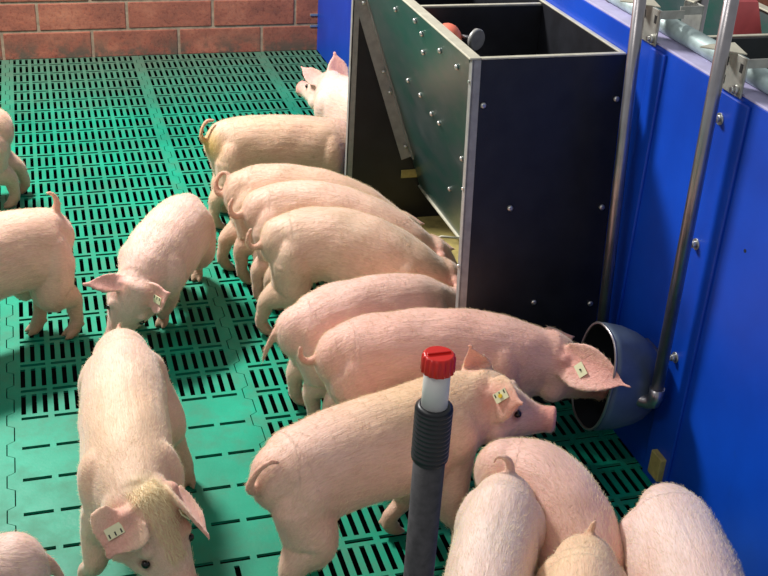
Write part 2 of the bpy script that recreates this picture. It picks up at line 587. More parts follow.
    # bolts on the sheet
    for (y, z) in ((.516, .877), (.317, .901), (.281, .876), (.32, .814), (.134, .876), (.008, .874), (.613, .635), (.499, .629), (.419, .6), (.355, .596), (.451, .345), (.20, .55), (.25, .38)):
        d = (ztop - z) / (ztop - 0.155)
        MB().tube([on(d, y, 0.0), on(d, y, 0.004), on(d, y, 0.007)], [0.0075, 0.0075, 0.004], 10).build('bolt', M_BOLT, t)
    for (x, z) in ((1.138, .826), (1.226, .566), (1.484, .826), (1.477, .55), (1.312, .305), (1.474, .285)):
        MB().tube([(x, yl(z), z), (x, yl(z) - 0.004, z), (x, yl(z) - 0.007, z)], [0.0075, 0.0075, 0.004], 10).build('bolt', M_BOLT, t)
    for (x, z) in ((1.286, .894), (1.407, .892), (1.455, .847)):
        MB().tube([(x, .36, z), (x, .354, z)], 0.008, 6).build('bolt', M_BOLT, t)
    # edge-trim screws
    for z in (0.88, 0.62, 0.42):
        MB().tube([(f(-0.008), yl(z) + 0.008, z), (f(-0.012), yl(z) + 0.008, z)], 0.004, 8).build('screw', M_BOLT, t)
    # trough with a bar
    m = MB()
    m.box((1.20, y0 + 0.013, 0.0), (1.206, y1 - 0.001, 0.105), 0.002)
    m.box((1.206, y0 + 0.013, 0.012), (1.476, y1 - 0.001, 0.03))
    m.build('trough', M_TROUGH, t)
    m = MB()
    m.box((1.30, y1 - 0.006, 0.185), (1.375, y1 - 0.001, 0.215), 0.002)
    m.build('support_strip', M_TROUGH, t)
    MB().tube([(1.37, y0 + 0.014, 0.150), (1.37, y1 - 0.002, 0.150)], 0.006, 12).build('sheet_lip', M_ALU, t)
    MB().tube([(1.25, 0.53, 0.13), (1.31, 0.50, 0.16), (1.375, 0.49, 0.152)], 0.004, 10).build('wire_stay', M_ALU, t)
    return t


feeder(1.112, 1.499, -0.122, 0.912, 0.932, 1, 'large black hopper feeder with sloping front sheet against the blue partition')
f2 = feeder(2.12, 1.557, -0.01, 0.90, 0.93, -1, 'black feeder in the neighbouring pen beyond the blue partition', False)
rb = MB()
rb.plate([(1.962, 0.185, 0.975), (2.06, 0.215, 0.965), (2.095, 0.20, 0.845), (1.975, 0.17, 0.845)], 0.018, 0.006)
board = rb.build('slotted_board', M_REDBOARD)
board['label'] = 'bright red slotted plastic board standing inside the feeder beyond the partition'
board['category'] = 'plastic board'
for (xa, xb) in ((1.985, 1.995), (2.022, 2.036)):
    MB().plate([(xa + .012, 0.180 + (xa-1.96)*.28, 0.945), (xa + 0.024, 0.184 + (xa-1.96)*.28, 0.945), (xa + 0.016, 0.172+ (xa-1.96)*.28, 0.872), (xa + 0.004, 0.168+ (xa-1.96)*.28, 0.872)], 0.01).build('slot', M_DARK, board)

# ---------------------------------------------------------------- top rail, brackets and water pipes
RX, RZ = 1.556, 1.021
rail = thing('top_rail', 'pale galvanised rail pipe running along the top of the blue partition', 'pipe', (RX, 0.5, RZ))
m = MB(); m.tube([(RX, -1.9, RZ), (RX, 2.9, RZ)], 0.0215, 32); m.build('rail_pipe', M_GALV, rail)
for y in (0.10, 0.13, 1.4):
    MB().tube([(RX, y - .004, RZ), (RX, y + 0.004, RZ)], 0.0235, 32).build('pipe_clamp', M_TRIM, rail)


def bracket(yc, label, back=False):
    """yc: where the pipe passes through the top flange"""
    t = thing('pipe_bracket', label, 'bracket', (1.49, yc, 0.995), 'steel pipe brackets on the partition rail')
    X = (lambda d: 2 * RX + 0.0 - (1.490 + d)) if back else (lambda d: 1.490 + d)
    def bx(a, b, ya, yb, za, zb, bev=0.001):
        m = MB(); x0, x1 = X(a), X(b); m.box((min(x0, x1), ya, za), (max(x0, x1), yb, zb), bev); return m
    z1 = 1.076
    fl = [(X(-0.058), yc + 0.052, z1), (X(0.014), yc - 0.008, z1), (X(0.034), yc + 0.070, z1), (X(-0.028), yc + 0.064, z1)]
    MB().plate(fl if not back else fl[::-1], 0.003, 0.0006).build('top_flange', M_ALU, t)
    bx(0.0, 0.004, yc - 0.034, yc + 0.050, 0.992, z1 - 0.003).build('front_plate', M_BRACKET, t)
    bx(0.004, 0.062, yc - 0.034, yc - 0.030, z1 - 0.022, z1 - 0.003).build('side_rib', M_BRACKET, t)
    for (dy, z) in ((-0.018, 1.050), (0.034, 1.050), (0.034, 1.012)):
        bx(-0.0006, 0.0002, yc + dy - 0.005, yc + dy + 0.005, z - 0.009, z + 0.009, 0.0).build('slot', M_DARK, t)
    m = MB()
    x = X(0); s = -1 if not back else 1
    m.tube([(x, yc - 0.018, 1.006), (x + 0.008 * s, yc - 0.018, 1.006)], 0.010, 6)
    m.tube([(x + 0.008 * s, yc - 0.018, 1.006), (x + 0.015 * s, yc - 0.018, 1.006)], 0.0055, 12)
    m.build('bolt', M_BOLT, t)
    return t


bracket(-0.575, 'steel bracket on the rail beside the water pipe that feeds the bowl')
bracket(-0.222, 'steel bracket on the rail beside the straight pipe next to the feeder')
bracket(-0.19, 'steel bracket behind the rail at the top edge, left of the two facing away', back=True)
bracket(-0.66, 'steel bracket behind the rail at the right frame edge', back=True)

wp = thing('water_pipe', 'stainless water pipe on the blue partition ending in an elbow at the drinking bowl', 'pipe', (1.45, -0.6, 0.26))
m = MB()
m.tube([(1.450, -0.565, 1.50), (1.450, -0.592, 0.27)], 0.0145, 28)
m.build('riser', M_STEEL, wp)
m = MB()
m.tube([(1.45, -0.592, 0.290), (1.45, -0.592, 0.265), (1.449, -0.588, 0.250), (1.444, -0.578, 0.243), (1.432, -0.566, 0.242), (1.42, -0.556, 0.242)], 0.0175, 24)
m.build('elbow', M_STEEL, wp)
MB().tube([(1.42, -0.556, 0.242), (1.395, -0.535, 0.242)], 0.011, 20).build('nipple', M_BOLT, wp)
fp = MB()
fp.tube([(1.450, -0.187, 1.50), (1.450, -0.332, 0.01)], 0.0145, 28)
o = fp.build('downpipe', M_STEEL)
o['label'] = 'straight stainless pipe running down beside the black feeder edge'
o['category'] = 'pipe'
bp = MB(); bp.tube([(1.66, -0.15, 1.45), (1.66, -0.15, 0.01)], 0.0145, 24)
o = bp.build('downpipe', M_STEEL)
o['label'] = 'short visible steel pipe behind the rail at the top edge of the frame'
o['category'] = 'pipe'

# ---------------------------------------------------------------- drinking bowl
bowl = thing('drinking_bowl', 'blue-grey metal drinking bowl fixed to the blue partition below the feeder', 'drinking bowl', (1.5, -0.42, 0.26))
def bowl_rings(grow):
    rings = []
    prof = [(0.0, 1.0), (0.02, 1.0), (0.06, 0.97), (0.10, 0.88), (0.125, 0.78), (0.145, 0.64), (0.157, 0.45)]
    for (d, k) in prof:
        ring = []
        for i in range(48):
            a = 2 * math.pi * i / 48
            cy, cz = math.cos(a), math.sin(a)
            e = 0.8
            py = math.copysign(abs(cy) ** e, cy) * 0.085 * k * grow
            pz = math.copysign(abs(cz) ** e, cz) * 0.134 * k * grow
            tilt = 0.10 * pz
            ring.append(Vector((1.338 + (d * (1 if grow >= 1 else 0.96)) + tilt * (1 - d / 0.18), -0.492 + py - 0.04 * d, 0.272 + pz - 0.16 * d)))
        rings.append(ring)
    return rings
m = MB()
outer = bowl_rings(1.0)
inner = bowl_rings(0.965)
m.ring_loft(inner[::-1] + outer, cap=True)
m.build('shell', M_BOWL, bowl)
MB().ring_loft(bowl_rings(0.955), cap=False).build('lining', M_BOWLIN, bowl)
rim = [r for r in bowl_rings(0.985)[0]]
m = MB(); m.tube(rim + [rim[0]], 0.0035, 8, cap=False); m.build('rim', M_STEEL, bowl)
MB().box((1.488, -0.54, 0.19), (1.50, -0.44, 0.33), 0.003).build('mounting_plate', M_STEEL, bowl)
fa = MB()
fa.box((1.478, -0.625, 0.035), (1.4995, -0.578, 0.10), 0.003)
o = fa.build('floor_angle', M_TROUGH)
o['label'] = 'small dirty metal angle at the foot of the blue partition below the bowl'
o['category'] = 'bracket'

# ---------------------------------------------------------------- capped tube in the foreground
post = thing('capped_post', 'upright black ribbed tube with white neck and red screw cap in the foreground', 'post', (0.575, -1.395, 0))
def pz(z):
    k = (0.985 - z)
    return Vector((0.582 - 0.0 * k, -1.397, z))
m = MB(); m.tube([pz(0.0), pz(0.842)], 0.0205, 32); m.build('lower_pipe', M_TUBE, post)
m = MB()
pts, rad = [], []
z = 0.922
m2 = []
for i in range(11):
    for dz, r in ((0.0, 0.0212), (0.0012, 0.0240), (0.0038, 0.0240), (0.0052, 0.0212)):
        zz = 0.912 - (i * 0.0068) - dz
        pts.append(pz(zz)); rad.append(r)
pts = [pz(0.916), pz(0.9135)] + pts + [pz(0.836), pz(0.832)]
rad = [0.018, 0.0235] + rad + [0.0235, 0.0205]
m.tube(pts, rad, 36); m.build('ribbed_sleeve', M_RUBBER, post)
m = MB(); m.tube([pz(0.90), pz(0.985)], 0.0165, 32); m.build('white_neck', M_WHITE, post)
# fluted cap
def cap_ring(z, r, flute):
    out = []
    n = 96
    for i in range(n):
        a = 2 * math.pi * i / n
        rr = r + (0.0011 * math.copysign(abs(math.cos(a * 16)) ** 0.5, math.cos(a * 16)) if flute else 0)
        p = pz(z)
        out.append(Vector((p.x + rr * math.cos(a), p.y + rr * math.sin(a), z)))
    return out
m = MB()
m.ring_loft([cap_ring(0.966, 0.0190, False), cap_ring(0.967, 0.0201, True), cap_ring(0.987, 0.0197, True), cap_ring(0.9895, 0.0186, False), cap_ring(0.9905, 0.0170, False)])
cap = m.build('screw_cap', M_RED, post)
c = pz(0.9908)
mr_ = MB().box((c.x - 0.015, c.y - 0.0016, c.z - 0.001), (c.x + 0.015, c.y + 0.0016, c.z + 0.0022), 0.0006).build('cap_ridge', M_RED, cap)

# ---------------------------------------------------------------- pigs
def catmull(P, n):
    P = np.array(P, float)
    Q = np.vstack([2 * P[0] - P[1], P, 2 * P[-1] - P[-2]])
    seg = np.linalg.norm(np.diff(P[:, :3], axis=0), axis=1)
    cum = np.r_[0, np.cumsum(seg)]
    out = []
    for s in np.linspace(0, cum[-1], n):
        i = min(np.searchsorted(cum, s, side='right') - 1, len(P) - 2)
        u = (s - cum[i]) / max(seg[i], 1e-9)
        p0, p1, p2, p3 = Q[i], Q[i + 1], Q[i + 2], Q[i + 3]
        out.append(0.5 * ((2 * p1) + (-p0 + p2) * u + (2 * p0 - 5 * p1 + 4 * p2 - p3) * u * u + (-p0 + 3 * p1 - 3 * p2 + p3) * u ** 3))
    return np.array(out)


def unit(v):
    v = np.array(v, float)
    return v / max(np.linalg.norm(v), 1e-9)


TRUNK = np.array([  # u, half width, half height
    [0.00, 0.044, 0.055], [0.03, 0.067, 0.084], [0.08, 0.083, 0.104], [0.16, 0.095, 0.110], [0.30, 0.099, 0.107],
    [0.50, 0.101, 0.114], [0.68, 0.100, 0.118], [0.80, 0.096, 0.115], [0.90, 0.083, 0.101], [1.00, 0.066, 0.080]])
HEAD = np.array([  # t, half width, half height, drop
    [-0.05, 0.058, 0.070, 0.000], [0.00, 0.063, 0.072, -0.004], [0.05, 0.064, 0.068, -0.010], [0.095, 0.051, 0.053, -0.015],
    [0.135, 0.037, 0.039, -0.018], [0.170, 0.0275, 0.029, -0.018], [0.195, 0.026, 0.028, -0.015], [0.206, 0.0285, 0.0305, -0.014],
    [0.213, 0.0275, 0.0295, -0.014], [0.217, 0.022, 0.024, -0.014]])


def seg_tube(m, pts, rad, n=16, sub=5):
    P = catmull(np.c_[np.array(pts, float), np.array(rad, float)], (len(pts) - 1) * sub + 1)
    m.tube([tuple(p[:3]) for p in P], [max(p[3], 0.002) for p in P], n)
    m.ball(tuple(P[0][:3]), P[0][3] * 0.98, 2)
    m.ball(tuple(P[-1][:3]), P[-1][3] * 0.98, 2)


PIG_N = [0]
FUR = 9000


def add_fur(o, roots, nrm, along, rg, length, radius, name='coat_bristles'):
    """short stiff hairs lying along the skin, tips pointing to 'along'"""
    n = len(roots)
    tg = along - nrm * (along * nrm).sum(1)[:, None]
    tg /= np.maximum(np.linalg.norm(tg, axis=1), 1e-6)[:, None]
    tg = tg + rg.normal(0, 0.14, (n, 3))
    L = (length * rg.uniform(0.6, 1.25, n))[:, None]
    p0 = roots - nrm * 0.0005
    p1 = roots + tg * L * 0.5 + nrm * L * 0.26
    p2 = roots + tg * L + nrm * L * 0.34
    pts = np.stack([p0, p1, p2], 1).reshape(-1, 3).astype(np.float32)
    hc = bpy.data.hair_curves.new(name)
    hc.add_curves([3] * n)
    hc.attributes['position'].data.foreach_set('vector', pts.ravel())
    ra = hc.attributes.get('radius') or hc.attributes.new('radius', 'FLOAT', 'POINT')
    ra.data.foreach_set('value', np.tile(np.array([radius, radius * 0.8, radius * 0.25], np.float32), n))
    hc.materials.append(M_BRIST)
    h = bpy.data.objects.new(name, hc)
    COL.objects.link(h)
    h.parent = o
    h['kind'] = 'stuff'
    return h




def pig(label, top, snout=None, scale=1.0, width=1.0, hs=1.08, feet={}, tail=None, ears=None, tags=(), base=(236, 196, 178),
        dirty=False, head_up=None, stain=None, bristle=0, legs=True, voxel=0.0046, rump_h=1.0, group=None, eyes=True, yellow=0.0):
    """top: points (x,y,z) along the back, tail base to poll; snout: tip of the nose"""
    S = scale
    P = catmull(top, 40)
    cum = np.r_[0, np.cumsum(np.linalg.norm(np.diff(P, axis=0), axis=1))]
    u = cum / cum[-1]
    Lg = cum[-1]
    hw = np.interp(u, TRUNK[:, 0], TRUNK[:, 1]) * S * width
    hh = np.interp(u, TRUNK[:, 0], TRUNK[:, 2]) * S
    T = np.gradient(P, axis=0); T /= np.linalg.norm(T, axis=1)[:, None]
    Th = T.copy(); Th[:, 2] *= 0.5; Th /= np.linalg.norm(Th, axis=1)[:, None]
    side = np.cross([0, 0, 1.0], Th); side /= np.linalg.norm(side, axis=1)[:, None]      # pig's left
    up = np.cross(Th, side)
    Cn = P - up * hh[:, None]
    m = MB()
    rings = []
    NA = 28
    for i in range(len(P)):
        ring = []
        for k in range(NA):
            a = 2 * math.pi * k / NA
            ca, sa = math.cos(a), math.sin(a)
            x = math.copysign(abs(ca) ** 0.92, ca); y = math.copysign(abs(sa) ** 0.92, sa)
            # belly a little fuller than the back
            wx = hw[i] * (1.0 - 0.06 * sa)
            ring.append(tuple(Cn[i] + side[i] * x * wx + up[i] * y * hh[i]))
        rings.append(ring)
    m.ring_loft(rings)
    m.ball(tuple(Cn[0] + Th[0] * 0.028 * S), (0.066 * S, 0.066 * S, 0.078 * S))
    at = lambda uu: min(int(round(np.interp(uu, u, np.arange(len(u))))), len(u) - 1)

    def loc(uu, s, z):       # z: height above floor relative to nominal; s sideways
        i = at(uu)
        return Cn[i] + side[i] * s * S * width + np.array([0, 0, z * S])

    chains = [(np.array(Cn), hw)]
    # haunches and shoulders
    for sd in (-1, 1):
        i = at(0.13)
        c = Cn[i] + side[i] * sd * 0.046 * S * width + up[i] * (-0.022 * S)
        m.ball(tuple(c), (0.060 * S, 0.058 * S, 0.098 * S))
        i = at(0.80)
        c = Cn[i] + side[i] * sd * 0.050 * S * width + up[i] * (0.0)
        m.ball(tuple(c), (0.058 * S, 0.058 * S, 0.088 * S))
    hoof_pts = []
    leg_pts = []
    if legs:
        for nm, uu, sd in (('HL', 0.105, 1), ('HR', 0.105, -1), ('FL', 0.82, 1), ('FR', 0.82, -1)):
            i = at(uu)
            fw = unit([Th[i][0], Th[i][1], 0]); sv = side[i]
            if nm in feet:
                ft = np.array([feet[nm][0], feet[nm][1], 0.0])
            else:
                ft = Cn[i] + sv * sd * 0.062 * S * width - fw * (0.012 if nm[0] == 'H' else -0.005)
                ft[2] = 0
            hip = Cn[i] + sv * sd * 0.042 * S * width - np.array([0, 0, 0.012 * S])
            if nm[0] == 'H':
                knee = hip * 0.64 + ft * 0.36 + fw * 0.026 * S + sv * sd * 0.004
                hock = hip * 0.26 + ft * 0.74 - fw * 0.012 * S
                hock[2] = hip[2] * 0.44
                cannon = ft + np.array([0, 0, 0.048 * S]) - fw * 0.006
                toe = ft + np.array([0, 0, 0.020 * S]) + fw * 0.006
                shin = knee * 0.48 + hock * 0.52 - fw * 0.004 * S
                pts = [hip, knee, shin, hock, (hock + cannon) / 2, cannon, toe]
                rad = np.array([0.060, 0.058, 0.041, 0.0270, 0.0215, 0.0190, 0.0185]) * S
                m.ball(tuple(knee * 0.75 + hip * 0.25 + fw * 0.015 * S + np.array([0, 0, 0.01])), (0.046 * S, 0.046 * S, 0.055 * S))
            else:
                elb = hip * 0.55 + ft * 0.45 - fw * 0.020 * S
                kne = hip * 0.30 + ft * 0.70 + fw * 0.008 * S
                cannon = ft + np.array([0, 0, 0.046 * S]) - fw * 0.003
                toe = ft + np.array([0, 0, 0.020 * S]) + fw * 0.006
                pts = [hip, elb, kne, (kne + cannon) / 2, cannon, toe]
                rad = np.array([0.055, 0.040, 0.0245, 0.019, 0.0185, 0.0185]) * S
            seg_tube(m, pts, rad)
            leg_pts.append(np.array(pts))
            for q in (-1, 1):
                c = ft + fw * 0.018 * S + sv * q * 0.0105 * S + np.array([0, 0, 0.0125 * S])
                e = ft + fw * 0.034 * S + sv * q * 0.012 * S + np.array([0, 0, 0.0055 * S])
                b0 = ft + np.array([0, 0, 0.022 * S]) + sv * q * 0.008 * S
                seg_tube(m, [b0, c, e], np.array([0.012, 0.0115, 0.0052]) * S, 10, 3)
                d = ft - fw * 0.018 * S + sv * q * 0.010 * S + np.array([0, 0, 0.034 * S])
                m.ball(tuple(d), 0.0062 * S, 2)
            hoof_pts.append(ft)
    # head
    eye_obs = []
    hd = None
    ear_pts = []
    if snout is not None:
        sn = np.array(snout, float)
        Hc = Cn[-1] + Th[-1] * 0.0
        F = unit(sn - Hc)
        U0 = np.array(head_up, float) if head_up is not None else up[-1]
        U = unit(U0 - F * U0.dot(F))
        Sd = np.cross(U, F)       # pig's left
        hl = np.linalg.norm(sn - Hc)
        tt = catmull(HEAD, 22)
        ks = hl / 0.217
        rings = []
        for (tq, w, h, dz) in tt:
            c = Hc + (F if tq > 0 else Th[-1]) * tq * ks + U * dz * S * (1 if tq > 0 else 0) + U * 0.012 * S * max(0, 1 - tq / 0.2)
            hk = 1 + (hs - 1) * min(1, max(0, (tq + 0.05) / 0.05))
            ring = []
            for k in range(28):
                a = 2 * math.pi * k / 28
                ca, sa = math.cos(a), math.sin(a)
                ww = w * (1.06 if sa < 0 and tq < 0.1 else 1.0) * (1 - 0.10 * max(sa, 0))
                ring.append(tuple(c + Sd * ca * ww * S * hk + U * sa * h * S * hk))
            rings.append(ring)
        m.ring_loft(rings)
        hd = lambda f, s, uq: Hc + F * f * ks + Sd * s * S * hs + U * uq * S * hs
        m.ball(tuple(Hc + up[-1] * 0.004 * S), (0.068 * S, 0.068 * S, 0.072 * S))
        for sd in (-1, 1):
            m.ball(tuple(hd(0.035, 0.036 * sd, -0.030)), 0.040 * S)          # jowl
            m.ball(tuple(hd(0.078, 0.036 * sd, 0.030)), 0.0175 * S, 2)         # brow
        # jaw
        seg_tube(m, [hd(0.04, 0, -0.045), hd(0.12, 0, -0.040), hd(0.178, 0, -0.036)], np.array([0.036, 0.024, 0.014]) * S, 14, 4)
        # ears
        edef = dict(L=(0.055, 0.085, 0.030), R=(0.055, 0.085, 0.030))
        if ears:
            edef.update(ears)
        for nm, sd in (('L', 1), ('R', -1)):
            ed = edef[nm]
            if ed is None:
                continue
            b = hd(ed[4] if len(ed) > 4 else 0.012, 0.046 * sd, 0.048)
            if ed[0] == 'w':                  # world tip, and world normal
                tip = np.array(ed[1], float)
                nrm = np.array(ed[2], float)
            else:
                tip = b + F * ed[0] * S + Sd * sd * ed[1] * S + U * ed[2] * S
                nrm = F * 0.6 + Sd * sd * 0.25 - U * 0.5
            D = tip - b
            EL = np.linalg.norm(D); D = D / EL
            nrm = unit(nrm - D * nrm.dot(D))
            Wd = np.cross(D, nrm)
            W0 = (ed[3] if len(ed) > 3 else 0.050) * S
            nu, nv = 12, 9
            thick = 0.0046
            def ept(a, v, off):
                w = W0 * (math.sin(math.pi * min(1, (a * 0.86 + 0.20)) ** 0.95) ** 0.8 if a < 0.97 else 0.12)
                w = max(w, 0.006)
                cup = 0.25 * W0 * (v * v) * (1 - 0.5 * a)
                droop = -0.012 * a * a * S
                return b + D * (a * EL * (1 - 0.06 * v * v) - 0.012 * S * (1 - a)) + Wd * v * w + nrm * (cup + droop + off)
            rr = []
            for a_i in range(nu + 1):
                a = a_i / nu
                ring = [tuple(ept(a, -1 + 2 * k / nv, thick)) for k in range(nv + 1)] + [tuple(ept(a, 1 - 2 * k / nv, -thick)) for k in range(nv + 1)]
                rr.append(ring)
            m.ring_loft(rr)
            m.ball(tuple(b - D * 0.008), 0.019 * S, 2)
            for a_i in range(1, nu + 1):
                ear_pts.append(ept(a_i / nu, 0, 0))
            if nm in dict(tags):
                kind = dict(tags)[nm]
                front = kind in ('in', 'dot')
                eye_obs.append(('tag', ept(0.30 if kind == 'dot' else 0.42, 0.15, (thick + 0.001) * (1 if front else -1)), D, Wd, nrm if front else -nrm, kind))
    # tail
    tb = P[0] - Th[0] * 0.004 * S - up[0] * 0.022 * S
    i = 0
    back = -Th[0]
    tl = tail if tail is not None else [(0.02, 0, 0.0), (0.04, 0.01, 0.02), (0.05, 0.02, 0.05), (0.035, 0.03, 0.065), (0.02, 0.02, 0.055)]
    pts = [tb + Th[0] * 0.02 * S] + [tb + back * a * S + side[0] * b_ * S + np.array([0, 0, c]) * S for (a, b_, c) in tl]
    rad = np.interp(np.linspace(0, 1, len(pts)), [0, 0.15, 0.5, 1], [0.018, 0.0130, 0.0092, 0.0058]) * S
    tail_pts = catmull(np.array(pts), 24)
    seg_tube(m, pts, rad, 12, 5)

    bmesh.ops.recalc_face_normals(m.bm, faces=m.bm.faces[:])
    me0 = bpy.data.meshes.new('pig_raw')
    m.bm.to_mesh(me0); m.bm.free()
    tmp = bpy.data.objects.new('pig_raw', me0)
    COL.objects.link(tmp)
    md = tmp.modifiers.new('r', 'REMESH'); md.mode = 'VOXEL'; md.voxel_size = voxel; md.use_smooth_shade = True
    ms = tmp.modifiers.new('s', 'SMOOTH'); ms.factor = 0.5; ms.iterations = 6
    dg = bpy.context.evaluated_depsgraph_get()
    me = bpy.data.meshes.new_from_object(tmp.evaluated_get(dg))
    bpy.data.objects.remove(tmp); bpy.data.meshes.remove(me0)
    n = len(me.vertices)
    co = np.empty(n * 3, np.float32); me.vertices.foreach_get('co', co); co = co.reshape(-1, 3)
    # organic unevenness
    no = np.empty(n * 3, np.float32); me.vertices.foreach_get('normal', no); no = no.reshape(-1, 3)
    ph = PIG_N[0] * 1.7
    PIG_N[0] += 1
    wob = (np.sin(co[:, 0] * 47 + ph) * np.sin(co[:, 1] * 41 + 2 * ph) * np.sin(co[:, 2] * 53 + ph)) * 0.0022 + np.sin(co[:, 0] * 21 + co[:, 2] * 33 + ph) * 0.0012
    body_d = np.clip((co[:, 2] - 0.08) / 0.1, 0, 1)
    co2 = co + no * (wob * body_d)[:, None]
    # fur coordinates and colours
    def nearest(pts_, c):
        pts_ = np.array(pts_)
        best = np.full(len(c), 1e9); idx = np.zeros(len(c), int)
        for q, p in enumerate(pts_):
            d = ((c - p) ** 2).sum(1)
            mk = d < best
            best[mk] = d[mk]; idx[mk] = q
        return np.sqrt(best), idx
    allc = [Cn]; alls = [cum]
    if hd is not None:
        hp = np.array([Hc + F * x for x in np.linspace(0.02, 0.21, 12)]); allc.append(hp); alls.append(cum[-1] + np.linspace(0.02, 0.21, 12))
    nsp = len(np.vstack(allc))
    AC = np.vstack(allc); AS = np.concatenate(alls)
    d, idx = nearest(AC, co2)
    sidx = np.clip(idx, 0, len(Cn) - 1)
    rel = co2 - AC[idx]
    # linear interpolation along the spine direction keeps the coordinate continuous
    tdir = Th[sidx].copy()
    if hd is not None:
        tdir[idx >= len(Cn)] = F
    sx = AS[idx] + (rel * tdir).sum(1)
    yy = (rel * side[sidx]).sum(1); zz = (rel * up[sidx]).sum(1)
    fur = np.c_[sx + 0.25 * np.abs(yy), yy + ph, zz].astype(np.float32)
    b0 = np.array(lin(*base)[:3])
    colr = np.tile(b0, (n, 1))
    def blend(mask, c, k=1.0):
        mk = (np.clip(mask, 0, 1) * k)[:, None]
        colr[:] = colr * (1 - mk) + np.array(lin(*c)[:3]) * mk
    wav = 0.5 + 0.5 * np.sin(sx * 31 + yy * 23 + ph) * np.sin(zz * 37 + ph * 3)
    blend((d * 0 + wav), (230, 176, 158), 0.28)                                   # pinker skin patches
    if yellow:
        blend(np.clip((zz / 0.1), 0, 1) * np.clip((sx - 0.25 * Lg) / 0.2, 0, 1), (226, 192, 130), yellow)
    w2 = 0.5 + 0.5 * np.sin(sx * 13 + ph * 5 + 3 * np.sin(yy * 19)) * np.sin(zz * 22 + ph + 2 * np.sin(sx * 9))
    blend((w2 - 0.45) / 0.4, (196, 168, 142), 0.30 if dirty else 0.14)
    blend((0.17 - co2[:, 2]) / 0.12, (202, 160, 128), 0.5)                        # legs
    blend((0.055 - co2[:, 2]) / 0.05, (150, 126, 92), 0.8)                         # hooves soiled
    if ear_pts:
        de, _ = nearest(ear_pts, co2)
        blend((0.050 - de) / 0.03, (230, 158, 146), 0.6)
    dt, _ = nearest(tail_pts[6:], co2)
    blend((0.022 - dt) / 0.01, (216, 160, 134), 0.6)
    if snout is not None:
        ds = np.linalg.norm(co2 - sn, axis=1)
        blend((0.085 - ds) / 0.06, (222, 140, 128), 0.75)
        for sd in (-1, 1):
            dn = np.linalg.norm(co2 - (hd(0.217, 0.0115 * sd, -0.012)), axis=1)
            blend((0.0085 - dn) / 0.003, (60, 24, 22), 1.0)
            dn = np.linalg.norm(co2 - (hd(0.098, 0.046 * sd, 0.014)), axis=1)
            blend((0.018 - dn) / 0.008, (176, 120, 108), 0.8)
    if stain is not None:
        for (sx_, sy_, sz_, r_, c_, k_) in stain:
            dn = np.linalg.norm(co2 - np.array([sx_, sy_, sz_]), axis=1)
            blend((r_ - dn) / (r_ * 0.6) * (0.6 + 0.5 * wav), c_, k_)
    me.vertices.foreach_set('co', co2.astype(np.float32).ravel())
    a1 = me.attributes.new('Fur', 'FLOAT_VECTOR', 'POINT'); a1.data.foreach_set('vector', fur.ravel())
    a2 = me.attributes.new('Tint', 'FLOAT_COLOR', 'POINT'); a2.data.foreach_set('color', np.c_[colr, np.ones(n)].astype(np.float32).ravel())
    me.materials.clear(); me.materials.append(M_PIGD if dirty else M_PIG)
    me.name = 'pig'
    gx, gy = float(np.mean(Cn[:, 0])), float(np.mean(Cn[:, 1]))
    me.transform(Matrix.Translation((-gx, -gy, 0)))
    o = bpy.data.objects.new('pig', me)
    o.location = (gx, gy, 0)
    COL.objects.link(o)
    o['label'] = label
    o['category'] = 'pig'
    o['group'] = group or 'pink pigs in the pen'
    bpy.context.view_layer.update()
    if snout is not None and eyes:
        for sd in (-1, 1):
            e = MB(); e.ball(tuple(hd(0.098, 0.0435 * sd, 0.016)), 0.0085 * S, 3)
            e.build('eye', M_EYE, o)
    for (k_, p, D, Wd, nn, kind) in eye_obs:
        p, D, Wd, nn = Vector(p), Vector(D), Vector(Wd), Vector(nn)
        m = MB()
        a = 0.0165 * S; b_ = 0.011 * S
        ax = (D * 0.8 + Wd * 0.6).normalized(); ay = nn.cross(ax)
        cs = [p + ax * a + ay * b_ + nn * 0.003, p - ax * a + ay * b_ + nn * 0.003, p - ax * a - ay * b_ + nn * 0.003, p + ax * a - ay * b_ + nn * 0.003]
        m.plate(cs, 0.0025)
        tg = m.build('ear_tag', M_TAG, o)
        tg['label'] = 'small cream ear tag'
        if kind != 'in':
            m = MB(); m.tube([p, p + nn * 0.006], 0.0045 if kind == 'y' else 0.0022, 12); m.build('stud', M_TAGY if kind == 'y' else M_TAGDARK, tg)
        if kind == 'dot':
            continue
        m = MB()
        for q in (-1, 0, 1):
            c = p + ax * 0.009 * q * S * 1.3 + nn * 0.0032 + ay * 0.005
            m.plate([c + ax * .0014 + ay * .004, c - ax * .0014 + ay * .004, c - ax * .0014 - ay * .004, c + ax * .0014 - ay * .004], 0.0004)
        m.build('tag_mark', M_TAGDARK, tg)
    if FUR:
        step = 1
        ok = (co2[:, 2] > 0.07)
        if ear_pts:
            ok &= (de > 0.02)
        ids = np.nonzero(ok)[0]
        rg = np.random.default_rng(PIG_N[0])
        nh = min(FUR, len(ids))
        ids = rg.choice(ids, nh, replace=False)
        add_fur(o, co2[ids] - np.array([gx, gy, 0]), no[ids], -tdir[ids] + np.array([0, 0, -0.45]), rg, 0.0078, 0.00022)
    if bristle and hd is not None:
        relh = co2 - Hc
        f_ = relh @ F; s_ = relh @ Sd; u_ = relh @ U
        ids = np.nonzero((f_ > -0.03) & (f_ < 0.12) & (np.abs(s_) < 0.030 - 0.10 * np.clip(f_, 0, 1)) & (u_ > 0.02) & ((no @ U) > 0.2))[0]
        rg = np.random.default_rng(3)
        ids = rg.choice(ids, min(bristle, len(ids)), replace=False)
        add_fur(o, co2[ids] - np.array([gx, gy, 0]), no[ids], np.tile(F, (len(ids), 1)) + rg.normal(0, .25, (len(ids), 3)), rg, 0.015, 0.0004, 'head_bristles')
    return o


